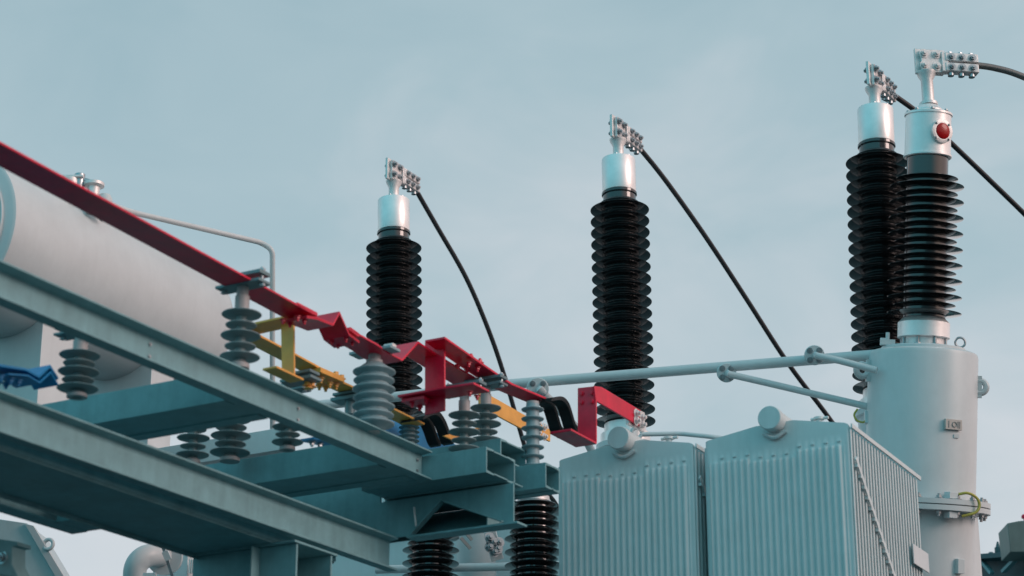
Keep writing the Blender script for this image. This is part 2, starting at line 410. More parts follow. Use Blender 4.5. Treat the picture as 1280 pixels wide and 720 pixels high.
# upper red arm with its U shaped riser
tU = 0.44
r2 = thing('busbar', pb4, 'red U shaped riser with a short sloping arm ending at the flexible straps', 'busbar', 'coloured busbars')
sA = (pb4-O).dot(C)
c0 = onS(556, 425, sA); tt = (c0-O).dot(B)
ur = MB().prism([onT(x, y, tt) for x, y in ((531, 427), (555.5, 421.5), (555.5, 513), (531, 519))], B*0.014)
ur.build('riser', RED, r2, bevel=0.002)
ap = pathS([(556, 422), (609, 459), (640, 480), (683, 498)], sA+0.07)
MB().strip([p-C*0.065 for p in ap], C, 0.13, 0.014).build('arm', RED, r2, bevel=0.002)
fp = [onT(507, 500, tt-0.02), onT(556, 491, tt-0.02), onT(602, 484, tt-0.02)]
MB().strip(fp, B, 0.17, 0.013).strip([fp[0]+C*0.01-Z*0.02, fp[0]+C*0.16-Z*0.022], B, 0.12, 0.02).build('foot', RED, r2, bevel=0.002)
m = MB()
for (x, y) in ((520, 506), (537, 502), (592, 492)):
    for d in (-0.04, 0.04): m.hexbolt(onT(x, y, tt)+B*d, -Z, 0.013, 0.012, 0.012)
c0 = onS(585, 455, sA)
for i in (-1, 1):
    for j in (-1, 1): m.hexbolt(c0-Z*0.012+C*0.035*i+B*0.05*j, -Z, 0.013, 0.012, 0.012)
for j in (-1, 1): m.hexbolt(c0+Z*0.012+C*0.05+B*0.05*j, Z, 0.015, 0.014, 0.01)
m.build('bolt', RED, r2)

# red bracket that reaches the bushing terminal
r3 = thing('busbar', onT(735, 520, 1.0), 'red stepped bracket reaching from the straps to the terminal above the left radiator', 'busbar', 'coloured busbars')
tV = 1.05
MB().prism([onT(x, y, tV) for x, y in ((722, 485), (745, 482.5), (745, 553), (722, 546))], B*0.014).build('upright', RED, r3, bevel=0.002)
sV = (onT(745, 500, tV)-O).dot(C)
MB().prism([onS(x, y, sV) for x, y in ((743, 482.5), (752, 483.5), (801, 513), (801, 533), (752, 505), (745, 501))], -C*0.014).build('arm', RED, r3, bevel=0.002)
fp = pathS([(714, 537), (746, 554)], sV)
MB().strip([p-C*0.07 for p in fp], C, 0.14, 0.014).build('foot', RED, r3, bevel=0.002)
m = MB()
for (x, y) in ((727, 492), (740, 491), (727, 503), (740, 502)): m.hexbolt(onT(x, y, tV)-B*0.001, -B, 0.012, 0.010)
m.build('bolt', RED, r3)
m = MB()
for (x, y) in ((795, 517), (802, 522), (795, 526), (802, 531)): m.hexbolt(onS(x, y, sV+0.002), C, 0.021, 0.016, 0.014)
m.build('terminal_bolt', ALUM, r3)
MB().prism([onS(x, y, sV-0.018) for x, y in ((786, 505), (806, 516), (806, 540), (786, 530))], -C*0.02).cyl(onS(797, 525, sV-0.03), onS(797, 525, sV-0.16), 0.035).build('terminal_pad', ALUM, r3, bevel=0.001)

# black flexible straps
def straps(p_pts, s, w, gap, label):
    root = thing('flexible_strap', onS(*p_pts[0], s), label, 'flexible link', 'black flexible links between bars')
    pts = smooth(pathS(p_pts, s), 6)
    for k in (0, 1):
        off = -C*(k*(w+gap)+w/2)
        m = MB()
        for q in range(4): m.strip([p+off+V((0, 0, 0.0075*(q-1.5)))+B*0.006*(q-1.5) for p in pts], C, w*(1-0.02*q), 0.006)
        m.build('strap', BLACK, root, bevel=0.001)
    return root
straps([(690, 499), (703, 498), (711, 506), (716, 521), (720, 533), (729, 541)], (ap[-1]-O).dot(C)+0.055, 0.075, 0.022, 'pair of black flexible straps beside the narrow insulator, joining two red bars')
straps([(530, 522), (546, 516), (556, 527), (564, 548), (568, 553)], -0.36, 0.07, 0.02, 'pair of black flexible straps behind the channel ends, at the yellow bar end')

# yellow bars
sY = -0.5
y1 = thing('busbar', onS(380, 450, sY), 'yellow busbar with an upright square bracket behind the red one', 'busbar', 'coloured busbars')
yp = pathS([(306, 410), (320, 417), (366, 441), (412, 466)], sY+0.06)
MB().strip([p-C*0.06 for p in yp], C, 0.12, 0.013).build('bar', YEL, y1, bevel=0.002)
yp = pathS([(400, 461), (455, 487), (470, 497), (531, 527)], sY+0.06)
MB().strip([p-C*0.06-Z*0.014 for p in yp], C, 0.12, 0.013).build('bar', YEL, y1, bevel=0.002)
MB().strip([p-C*0.06-Z*0.002 for p in pathS([(398, 462), (428, 475)], sY+0.07)], C, 0.15, 0.03).build('splice_plate', YEL, y1, bevel=0.002)
m = MB()
for (x, y) in ((405, 470), (416, 476), (424, 478)):
    for d in (0.02, 0.09): m.hexbolt(onS(x, y, sY+0.06)-C*d-Z*0.01, -Z, 0.015, 0.013, 0.014)
for (x, y) in ((420, 470), (427, 474)): m.hexbolt(onS(x, y, sY+0.05), Z, 0.016, 0.02)
m.build('bolt', YEL, y1)
y2 = thing('busbar', onS(360, 440, -0.22), 'yellow square bracket standing behind the upper beam, right of the tank', 'busbar', 'coloured busbars')
sb = -0.22
tQ = (onS(359, 402, sb)-O).dot(B)
MB().prism([onT(x, y, tQ) for x, y in ((351, 403), (367, 401.5), (367.5, 470), (352, 462))], B*0.013).build('upright', YEL, y2, bevel=0.002)
MB().strip([onT(300, 415, tQ), onT(352, 403.5, tQ), onT(366.5, 401, tQ)], B, 0.14, 0.013).build('arm', YEL, y2, bevel=0.002)
MB().strip([p-C*0.0 for p in pathS([(337, 460), (371, 476)], sb+0.02)], C, 0.09, 0.012).build('foot', YEL, y2, bevel=0.002)
m = MB()
for (x, y) in ((384, 482), (390, 484), (386, 486)): m.hexbolt(onS(x, y, sb+0.03), Z, 0.017, 0.018, 0.01)
m.build('bolt', YEL, y2)
p = onS(376, 471, sb)
MB().box(p+Z*0.012, C*0.09, B*0.045, Z*0.008).box(p-Z*0.022, C*0.10, B*0.05, Z*0.008).build('clamp', CLAMP, y2, bevel=0.002)
p = onS(438, 493, sY)
MB().box(p+Z*0.0, C*0.09, B*0.05, Z*0.008).box(p-Z*0.03, C*0.10, B*0.055, Z*0.01).cyl(p-Z*0.04, p-Z*0.12, 0.03).build('clamp', CLAMP, y1, bevel=0.002)
y3 = thing('busbar', onS(640, 520, 0.05), 'flat yellow bar sloping down behind the two right hand insulators', 'busbar', 'coloured busbars')
MB().prism([onS(x, y, -0.25) for x, y in ((600, 487), (625, 501), (688, 537), (688, 552), (660, 540), (600, 508))], -C*0.013).build('bar', YEL, y3, bevel=0.002)
MB().strip(pathS([(560, 548), (588, 541), (610, 536)], -0.25), B, 0.12, 0.013).build('foot', YEL, y3, bevel=0.002)
m = MB()
for (x, y) in ((672, 530), (680, 534), (672, 541), (680, 546)): m.hexbolt(onS(x, y, -0.249), C, 0.018, 0.014, 0.01)
m.build('bolt', ALUM, y3)

# blue bars
sB = -0.75
bl = thing('busbar', onS(40, 480, sB), 'blue busbar folded to a zigzag at its end, at the far left', 'busbar', 'coloured busbars')
bp = pathS([(-120, 405), (0, 457), (32, 462), (48, 471), (62, 458), (72, 474)], sB+0.07)
MB().strip([p-C*0.07 for p in bp], C, 0.15, 0.013).build('bar', BLUE, bl, bevel=0.002)
bq = pathS([(10, 466), (34, 468), (49, 477), (63, 464), (72, 480)], sB+0.075)
MB().strip([p-C*0.07-Z*0.006 for p in bq], C, 0.15, 0.008).build('expansion_joint', BLUE, bl, bevel=0.001)
m = MB()
for (x, y) in ((8, 466), (20, 470), (30, 472)): 
    for d in (0.03, 0.11): m.hexbolt(onS(x, y, sB+0.07)-C*d-Z*0.01, -Z, 0.014, 0.013, 0.012)
m.build('bolt', BLUE, bl)
b3 = thing('busbar', onS(540, 545, -0.7), 'wide blue bar sloping down behind the frame end and the small insulator', 'busbar', 'coloured busbars')
MB().prism([onS(x, y, -0.66) for x, y in ((470, 507), (500, 516), (545, 540), (600, 575), (600, 592), (530, 570), (470, 545))], -C*0.014).build('bar', BLUE, b3, bevel=0.002)
b4 = thing('busbar', onS(392, 548, -0.7), 'short dark blue bar end showing in the gap under the upper beam', 'busbar', 'coloured busbars')
MB().strip(pathS([(383, 549), (400, 552), (412, 556)], -0.55), C, 0.10, 0.012).build('bar', BLUE, b4, bevel=0.001)
m = MB()
for (x, y) in ((390, 553), (400, 555)): m.hexbolt(onS(x, y, -0.55), -Z, 0.014, 0.012, 0.01)
m.build('bolt', BOLT, b4)

# ------------------------------------------------------------------ black high voltage bushings
D2 = 17.2
T2 = P(773, 198, D2)
def row(px, py): return on(px, py, T2, B)
def shed_profile(n, pitch, rb, rs, core, z0, th=0.21):              # n pairs of a large and a small shed, lens shaped
    pr = [(core, z0)]
    for k in range(n):
        for r, z in ((rb, z0+pitch*(k+0.28)), (rs, z0+pitch*(k+0.78))):
            w = pitch*th; f = r-core
            pr += [(core, z-w), (core+f*0.10, z-w*0.80), (core+f*0.5, z-w*0.52), (core+f*0.88, z-w*0.20), (r*0.996, z-w*0.07), (r, z), (r*0.994, z+w*0.07), (core+f*0.85, z+w*0.25), (core+f*0.4, z+w*0.55), (core+f*0.08, z+w*0.85), (core, z+w)]
    pr.append((core, z0+pitch*n)); return pr
def make_terminal(root, top, hd, nd, k=1.0, lift=0.0, sr=0.043):
    # flat palm along hd (horizontal), normal nd, carried on a stem from `top`; returns where the cable leaves
    MB().lathe([(sr*1.5, 0), (sr*1.5, 0.02*k), (sr, 0.03*k), (sr, 0.11*k+lift), (sr*1.5, 0.15*k+lift), (sr*1.6, 0.17*k+lift)], top, Z, 28).build('stem', ALUM, root)
    pc = top + Z*(0.25*k+lift) - hd*(0.02*k-0.5*lift)
    pl = MB().box(pc, hd*0.10*k, nd*0.012*k, Z*0.095*k).build('palm', ALUM, root, bevel=0.004)
    MB().box(pc+nd*0.026*k+hd*0.02*k-Z*0.005*k, hd*0.085*k, nd*0.013*k, Z*0.085*k).build('palm_pad', ALUM, root, bevel=0.004)
    m = MB()
    for i in (-1, 1):
        for j in (-1, 1):
            p = pc + hd*(0.045*i*k) + Z*(0.045*j*k)
            m.hexbolt(p+nd*(0.04*k), nd, 0.023*k, 0.018*k, 0.012*k).hexbolt(p-nd*(0.013*k), -nd, 0.023*k, 0.018*k, 0.012*k)
    m.build('palm_bolt', ALUM if lift else BOLT, pl)
    cc = pc + hd*(0.22*k) + nd*(0.026*k) - Z*0.012*k
    cm = MB().box(cc+Z*0.038*k, hd*0.12*k, nd*0.035*k, Z*0.032*k).box(cc-Z*0.038*k, hd*0.12*k, nd*0.035*k, Z*0.032*k).box(cc-hd*0.12*k, hd*0.025*k, nd*0.03*k, Z*0.075*k)
    cm = cm.build('clamp', ALUM, root, bevel=0.006)
    m = MB()
    for q in (-0.075, 0.0, 0.075):
        for j in (-1, 1):
            m.hexbolt(cc+hd*q*k+nd*0.035*k+Z*j*0.038*k, nd, 0.019*k, 0.016*k, 0.01*k)
            m.hexbolt(cc+hd*q*k-nd*0.035*k+Z*j*0.038*k, -nd, 0.019*k, 0.016*k, 0.01*k)
        m.mark().tube([cc+hd*q*k-Z*0.07*k, cc+hd*q*k-Z*0.095*k], 0.022*k, 12)
        m.mark().tube([cc+hd*q*k+Z*0.07*k, cc+hd*q*k+Z*0.085*k], 0.018*k, 6)
    m.build('clamp_bolt', BOLT, cm)
    return cc + hd*0.12*k
def make_hv():
    r = thing('bushing', V((0, 0, 0)), 'x', 'bushing', 'tall black bushings in a row')
    o = V((0, 0, 0))                                      # origin: centre of the cap's top
    MB().lathe([(0.132, -0.29), (0.134, -0.285), (0.134, -0.012), (0.130, -0.004), (0.118, 0.0)], o, Z, 56).build('cap', ALU, r)
    m = MB()
    for k in range(6):
        a = k*math.pi/3+0.3; m.hexbolt(V((0.105*math.cos(a), 0.105*math.sin(a), 0)), Z, 0.010, 0.008)
    m.build('cap_bolt', BOLT, r)
    MB().lathe([(0.130, -0.375), (0.130, -0.325), (0.140, -0.315), (0.140, -0.296), (0.124, -0.291)], o, Z, 48).build('collar', RUBBER, r)
    n, pitch = 19, 0.0965
    MB().lathe(shed_profile(n, pitch, 0.232, 0.160, 0.138, -0.37-n*pitch), o, Z, 64).build('sheds', RUBBER, r)
    MB().lathe([(0.19, -2.36), (0.19, -2.28), (0.16, -2.27), (0.16, -2.20)], o, Z, 48).build('base_flange', ALU, r)
    MB().lathe([(0.20, -2.95), (0.20, -2.41), (0.225, -2.405), (0.225, -2.365)], o, Z, 48).build('base_turret', WHITE, r)
    return r
def orient(ob, loc, up):
    ob.location = loc
    ob.rotation_mode = 'QUATERNION'; ob.rotation_quaternion = Z.rotation_difference(up.normalized())
GH = 'tall black bushings in a row'
hv0 = make_hv()
hv = []
for k, (tp, bt, lab) in enumerate([((492, 250), (493, 470), 'black ribbed bushing with pale metal cap, leftmost of the tall ones, behind the red bars'),
                     ((773, 199), (781, 510), 'black ribbed bushing standing alone in the sky above the left radiator'),
                     ((1094, 136), (1106, 470), 'black ribbed bushing half hidden behind the one with a red sight glass')]):
    o = hv0 if k == 0 else copy_tree(hv0)
    a = row(*tp); b = row(*bt)
    orient(o, a, (a-b)); tag(o, lab, 'bushing', GH); hv.append((o, a)); print('hv', k, a, pix(a), (a-b).normalized())
ends = []
for (o, a) in hv:                                         # each carries its own terminal: parts of the bushing, world aligned
    tmp = bpy.data.objects.new('t', None); ORG[tmp] = a
    before = set(bpy.data.objects)
    e = make_terminal(tmp, a, B, C, 1.0)
    qi = o.rotation_quaternion.inverted().to_matrix().to_4x4()
    for ob in list(set(bpy.data.objects)-before):
        ob.data.transform(qi)
        if ob.parent == tmp: ob.parent = o
    bpy.data.objects.remove(tmp)
    ends.append(e)
GC = 'dark cables leaving the bushing terminals'
def cable(name, pts, r, m, label):
    ps = smooth(pts, 8)
    o = MB().tube(ps, r, 14).build(name, m, org=pts[0]); tag(o, label, 'cable', GC); return o
def dz(p): return (p-CAM).dot(FW)
d0 = dz(ends[0])
cable('cable', [ends[0]-B*0.08] + [P(x, y, d0+dd) for x, y, dd in ((546, 283, 0.2), (583, 348, 0.45), (612, 416, 0.7), (632, 475, 0.9), (652, 545, 1.1), (668, 600, 1.25), (680, 660, 1.4))], 0.021, CABLE, 'thin dark cable dropping from the leftmost tall bushing to behind the red arm')
d0 = dz(ends[1])
cable('cable', [ends[1]-B*0.08] + [P(x, y, d0+dd) for x, y, dd in ((830, 223, 0.15), (880, 293, 0.4), (930, 369, 0.7), (985, 454, 1.0), (1036, 522, 1.3), (1080, 585, 1.5), (1120, 650, 1.7))], 0.021, CABLE, 'long dark cable slanting from the lone middle bushing down behind the right radiator')
d0 = dz(ends[2])
cable('cable', [ends[2]-B*0.08] + [P(x, y, d0+dd) for x, y, dd in ((1150, 143, 0.1), (1190, 180, 0.35), (1240, 228, 0.6), (1290, 277, 0.9), (1340, 330, 1.2))], 0.021, CABLE, 'dark cable passing behind the sight glass bushing to the right edge')

# ------------------------------------------------------------------ lower bushings behind the frame
GL = 'lower black bushings under the frame'
def make_lv():
    r = thing('lower_bushing', V((0, 0, 0)), 'x', 'bushing', GL); o = V((0, 0, 0))
    MB().lathe([(0.11, -0.07), (0.11, -0.02), (0.085, 0.0), (0.07, 0.05), (0.03, 0.06), (0.03, 0.14)], o, Z, 40).build('cap', ALUM, r)
    n, pitch = 9, 0.0935
    MB().lathe(shed_profile(n, pitch, 0.200, 0.165, 0.130, -0.06-n*pitch), o, Z, 60).build('sheds', RUBBER, r)
    MB().lathe([(0.17, -1.05), (0.17, -0.95), (0.14, -0.94), (0.14, -0.9)], o, Z, 40).build('base_flange', ALU, r)
    return r
lv0 = make_lv()
L1 = P(667, 618, 14.9)
l2 = on(539, 650, L1, B)
lv0.location = L1; tag(lv0, 'black ribbed bushing beside the left edge of the left radiator, under the frame', 'bushing', GL)
lc = copy_tree(lv0); lc.location = l2; tag(lc, 'black ribbed bushing directly below the notched plate of the frame end', 'bushing', GL)
cable('cable', [P(x, y, d) for x, y, d in ((676, 612, 14.9), (686, 619, 15.0), (694, 629, 15.1), (702, 645, 15.2), (708, 665, 15.3))], 0.016, CABLE, 'short dark cable curving off the lower bushing next to the left radiator')

# ------------------------------------------------------------------ turret with sight glass bushing
DT = 15.0
ax = (P(1161, 140, DT)-P(1154, 430, DT+0.02))
TB = P(1154, 441, DT)                                     # centre of the turret lid
AX = (RT*(1161-1154)/F*DT + 0*RT)
AX = (Z*1.0 + RT*0.052 - V((0, 1, 0))*0.195).normalized()      # the turret leans towards the camera's side
tX, tY = RT.copy(), V((0, 1, 0))
tX = (tX-AX*tX.dot(AX)).normalized(); tY = AX.cross(tX)
pm = F/DT                                                 # px per metre
def TP(r, a, h): a = math.radians(a); return TB + AX*h + (tX*math.cos(a)+tY*math.sin(a))*r   # a=-90 faces the camera
tu = thing('turret', TB-AX*2.6, 'pale cylindrical turret with bolted flange carrying the sight glass bushing', 'turret')
R = 0.376
MB().lathe([(R, -1.03), (R, -0.035), (R-0.008, -0.012), (R-0.03, 0.0)], TB, AX, 96).build('body', WHITE, tu)
MB().lathe([(0.29, -0.002), (0.29, 0.025), (0.285, 0.03)], TB, AX, 64).build('lid', WHITE, tu)
fl_ = MB().lathe([(R+0.07, -1.110), (R+0.10, -1.107), (R+0.10, -1.073), (R+0.075, -1.072), (R+0.075, -1.066), (R+0.10, -1.065), (R+0.10, -1.031), (R+0.07, -1.028)], TB, AX, 96).build('flange', WHITE, tu)
MB().lathe([(R-0.005, -3.0), (R-0.005, -1.10)], TB, AX, 96).build('lower_body', WHITE, tu)
m = MB()
for k in range(20):
    a = 360/20*k+6
    m.hexbolt(TP(R+0.06, a, -1.028), AX, 0.019, 0.016, 0.012).hexbolt(TP(R+0.06, a, -1.110), -AX, 0.019, 0.018, 0.016)
m.build('flange_bolt', BOLT, fl_)
def lug(a, h, out=0.06):
    d = (TP(1, a, h)-TP(0, a, h)).normalized(); side = AX.cross(d)
    p = TP(R-0.005, a, h)
    mm = MB().torus(p+d*out, side, 0.042, 0.022, n=26, seg=10).box(p+d*0.012, d*0.02, side*0.018, AX*0.075)
    return mm
lug(187, -0.15).build('lifting_lug', WHITE, tu); lug(-14, -0.23, 0.02).build('lifting_lug', WHITE, tu)
e0 = TP(0.25, -12, 0.03)
MB().torus(e0+AX*0.048, tY, 0.034, 0.008, n=26, seg=10).cyl(e0, e0+AX*0.014, 0.016, 12).build('eye_bolt', BOLT, tu)
e0 = TP(0.27, 195, 0.03)
MB().box(e0+AX*0.02, tX*0.05, tY*0.02, AX*0.02).cyl(e0, e0+AX*0.09, 0.014, 10).box(e0-tX*0.02+AX*0.035, tX*0.03, tY*0.01, AX*0.015).build('valve', WHITE, tu, bevel=0.003)
# rating plate
aP = -68
d = (TP(1, aP, 0)-TP(0, aP, 0)).normalized(); sd = AX.cross(d)
pc = TP(R+0.012, aP, -0.525)
MB().box(pc, sd*0.066, d*0.010, AX*0.036).build('rating_plate', PLATE, tu, bevel=0.003)
m = MB().torus(pc+d*0.0125+sd*0.004, d, 0.017, 0.003, n=20, seg=6)
for k in (-0.04, 0.034, 0.046): m.mark().box(pc+d*0.0115+sd*k, sd*0.004, d*0.0015, AX*0.022)
m.build('plate_print', INK, tu)
MB().box(TP(R+0.004, -63, -0.60), sd*0.02, d*0.004, AX*0.012).build('small_tag', WHITE, tu)
# earth strap across the flange joint
p0, p1 = TP(R+0.075, -62, -1.10), TP(R+0.075, -62, -1.235)
dd = (TP(1, -62, 0)-TP(0, -62, 0)).normalized(); ss = AX.cross(dd)
st = smooth([TP(R+0.07, -66, -0.995), TP(R+0.105, -60, -0.985), TP(R+0.125, -53, -1.01), TP(R+0.13, -50, -1.06), TP(R+0.12, -53, -1.11), TP(R+0.07, -62, -1.14)], 6)
es_ = MB().tube(st, 0.0095, 10).build('earth_strap', EARTHY, tu)
MB().tube([p+ss*0.006 for p in st], 0.0068, 8).build('earth_strap_stripe', EARTHG, es_)
m = MB()
for h in (-1.005, -1.135): m.mark().box(TP(R+0.05, -72, h), ss*0.035, dd*0.03, AX*0.022)
m.build('earth_pad', WHITE, tu, bevel=0.003)
MB().box(TP(R+0.01, -56, -1.47), ss*0.03, dd*0.02, AX*0.05).build('junction_cover', WHITE, tu, bevel=0.004)
# the bushing on it
bs = thing('sight_glass_bushing', TB+AX*0.03, 'black bushing with bright metal head and round red sight glass, nearest at right', 'bushing')
hb = 0.01
MB().lathe([(0.165, hb), (0.165, hb+0.012), (0.150, hb+0.014), (0.150, hb+0.09)], TB, AX, 48).build('base_ring', ALUM, bs)
m = MB()
for k in range(8):
    a = 45*k+20
    m.mark().tube([TP(0.155, a, hb+0.012), TP(0.155, a, hb+0.085)], 0.011, 8).tube([TP(0.158, a, hb+0.02), TP(0.158, a, hb+0.042)], 0.024, 6)
m.build('bolt', BOLT, bs)
MB().lathe([(0.172, hb+0.088), (0.180, hb+0.092), (0.180, hb+0.195), (0.175, hb+0.20), (0.15, hb+0.225), (0.14, hb+0.235)], TB, AX, 72).build('base_flange', ALU, bs)
n, pitch = 9, 0.1125
z0 = hb+0.232
MB().lathe(shed_profile(n, pitch, 0.258, 0.216, 0.148, z0, 0.17), TB, AX, 80).build('sheds', RUBBER, bs)
zt = z0+n*pitch
MB().lathe([(0.145, zt-0.01), (0.145, zt+0.135)], TB, AX, 56).build('collar', RUBBER, bs)
zc = zt+0.125
MB().lathe([(0.160, zc), (0.168, zc+0.006), (0.168, zc+0.02), (0.160, zc+0.024), (0.160, zc+0.30), (0.168, zc+0.304), (0.168, zc+0.318), (0.150, zc+0.326), (0.13, zc+0.33)], TB, AX, 72).build('head', ALU, bs)
m = MB()
for k in range(8): m.hexbolt(TP(0.145, 45*k, zc+0.326), AX, 0.011, 0.01)
m.build('bolt', BOLT, bs)
aG = -66
d = (TP(1, aG, 0)-TP(0, aG, 0)).normalized(); pg = TP(0.154, aG, zc+0.165)
gl_ = MB().lathe([(0.084, 0.0), (0.084, 0.022), (0.066, 0.026), (0.062, 0.026)], pg, d, 40).build('glass_ring', ALUM, bs)
MB().lathe([(0.062, 0.0), (0.062, 0.024), (0.05, 0.030), (0.02, 0.034), (0.001, 0.0345)], pg, d, 40).build('sight_glass', GLASS, gl_, ang=80)
m = MB(); sd = AX.cross(d)
for k in range(4):
    a = math.pi/4+k*math.pi/2; m.hexbolt(pg+d*0.027+(sd*math.cos(a)+AX*math.sin(a))*0.074, d, 0.007, 0.006)
m.build('ring_bolt', BOLT, gl_)
top = TP(0, 0, zc+0.33)
MB().lathe([(0.10, 0), (0.10, 0.02), (0.07, 0.05), (0.05, 0.06)], top, AX, 40).build('top_boss', ALU, bs)
hd = (RT*0.98 - V((0, 1, 0))*-0.15).normalized(); nd = V((hd.y, -hd.x, 0))
e4 = make_terminal(bs, top+AX*0.05, hd, nd, 1.03, 0.085, 0.043)
print('term4', pix(e4), pix(top))
d0 = dz(e4)
cable('cable', [e4-hd*0.1, e4+hd*0.02, e4+hd*0.14-Z*0.012, e4+hd*0.30-Z*0.05, e4+hd*0.60-Z*0.17], 0.024, BARECAB, 'pale grey stranded conductor leaving the top right terminal')

# ------------------------------------------------------------------ radiators
A2 = math.radians(27.0)
E2 = V((math.cos(A2), -math.sin(A2), 0)); B2 = V((math.sin(A2), math.cos(A2), 0))
RW, RL, NF = 0.895, 1.34, 24
HT = 2.3
def hump(x):                                              # top profile across the width, x in 0..1
    k = [(0, 0.004), (0.012, 0.012), (0.36, 0.062), (0.62, 0.070), (0.975, 0.012), (1, 0.0)]
    for (a, ya), (b, yb) in zip(k, k[1:]):
        if a <= x <= b: return ya+(yb-ya)*(x-a)/(b-a)
    return 0
def make_radiator(org, label):                            # org: right front top corner
    r = thing('radiator_bank', org - E2*RW/2 + B2*RL/2 - Z*HT, label, 'radiator', 'radiator banks in front of the transformer')
    def L(x, y, z): return org + E2*(x-RW) + B2*y + Z*z
    # fluted front sheet
    nx = 22*6; vs = []; fs = []
    zs = [None, -0.06, -0.125, -0.135, -0.145, -0.22, -0.6, -1.2, -HT]
    for i in range(nx+1):
        x = RW*i/nx; fr = i/nx
        off = 0.0 if fr < 0.31 else (-0.022 if fr < 0.64 else 0.012)
        ph = (fr*22) % 1.0
        fl = max(0.0, math.sin(math.pi*min(1, max(0, (ph-0.12)/0.76))))**0.7
        if fr < 0.03 or fr > 0.965: fl = 0
        for zi, z in enumerate(zs):
            if z is None: vs.append(L(x, 0.004, hump(fr))); continue
            amp = 0.0 if zi < 3 else (0.7 if zi == 3 else 1.0)
            edge = 0.004*max(0, 1-min(fr, 1-fr)/0.01)
            zz = z+off if z > -1 else z
            vs.append(L(x, 0.0+edge-0.014*fl*amp, zz))
    nz = len(zs)
    for i in range(nx):
        for k in range(nz-1):
            a = i*nz+k; fs.append((a, a+1, a+nz+1, a+nz))
    # give the sheet thickness by a back face
    fpn = MB().add(vs, fs).build('front_panel', PALE, r, ang=60)
    m = MB()
    for i in range(22):
        fr = (i+0.5)/22
        if i in (0, 21): continue
        off = 0.0 if fr < 0.31 else (-0.022 if fr < 0.64 else 0.012)
        if i % 2 == 0: m.mark().box(L(RW*fr, -0.001, -0.108+off), E2*0.011, B2*0.005, Z*0.004)
    m.build('spot_weld', PALE, fpn)
    # one plate, then its copies
    prof = [L(0, 0.012, -HT)] + [L(RW*x, 0.012, hump(x)-0.003) for x in (0, 0.012, 0.36, 0.62, 0.975, 1)] + [L(RW, 0.012, -HT)]
    pm_ = MB().prism(prof, B2*0.012)
    pm_.tube([L(RW+0.004, 0.018, -0.03), L(RW+0.004, 0.018, -HT)], 0.009, 8).tube([L(-0.004, 0.018, -0.03), L(-0.004, 0.018, -HT)], 0.009, 8)
    f0 = pm_.build('fin_plate', PALE, r)
    for k in range(1, NF):
        f = f0.copy(); COL.objects.link(f); f.parent = r; f.location = B2*(RL/NF*k)
    # edge strip along the top, diagonal strip with bolts
    MB().bar(L(RW+0.020, 0.0, -0.012), L(RW+0.020, RL+0.02, -0.012), E2, 0.010, 0.028).build('edge_strip', PALE, r, bevel=0.002)
    a, b = L(RW+0.026, 0.03, -0.20), L(RW+0.026, RL*1.0, -1.42)
    dgs = MB().bar(a, b, E2, 0.010, 0.032)
    dgs = dgs.build('diagonal_strip', PALE, r, bevel=0.002)
    m = MB()
    for k in range(NF-1):
        p = L(RW+0.02, RL/NF*(k+0.9), 0); t = ((p-a).dot(B2))/((b-a).dot(B2)); p.z = (a+(b-a)*t).z-0.022
        m.mark().box(p, E2*0.010, B2*0.008, Z*0.010)
    m.build('strip_clip', PALE, dgs)
    # header pipe
    hc = 0.445
    MB().lathe([(0.068, -0.095), (0.073, -0.09), (0.073, -0.045), (0.069, -0.04), (0.069, RL+0.5)], L(hc, 0, 0.075), B2, 48).build('header_pipe', PALE, r)
    MB().lathe([(0.078, -0.02), (0.078, RL+0.5)], L(hc, 0, -HT+0.12), B2, 32).build('header_pipe', PALE, r)
    MB().tube(smooth([L(hc-0.07, -0.012, 0.005), L(hc, -0.02, -0.03), L(hc+0.07, -0.012, 0.005)], 6), 0.012, 8).build('pipe_saddle', PALE, r)
    p = L(hc+0.19, 0.25, 0.12)
    MB().lathe([(0.02, -0.06), (0.02, 0), (0.032, 0.005), (0.032, 0.02)], p, Z, 16).cyl(p-E2*0.05+Z*0.012, p+E2*0.06+Z*0.012, 0.010, 8).build('vent_plug', PALE, r)
    # feet down to the ground
    z0 = (org.z-HT)
    m = MB()
    for (x, y) in ((0.06, 0.1), (RW-0.06, 0.1), (0.06, RL-0.1), (RW-0.06, RL-0.1)):
        p = L(x, y, -HT); m.mark().box(V((p.x, p.y, z0/2)), E2*0.03, B2*0.03, Z*(z0/2))
    m.build('stand', PALE, r)
    return r, L
RO2 = P(1060, 530, 12.6)
rad2, Lr = make_radiator(RO2, 'right hand pale ribbed radiator bank, its finned side showing, beside the turret')
sgn = MB().box(Lr(RW+0.034, RL*0.90, -0.56), E2*0.004, B2*0.16, Z*0.062)
sgn.build('blank_plate', WHITE, rad2, bevel=0.002)
RO1 = on(866, 555, RO2, B2)
print('rad1', pix(RO1), RO1.z, RO2.z)
rad1, Lr1 = make_radiator(RO1, 'left hand pale ribbed radiator bank under the red bracket')

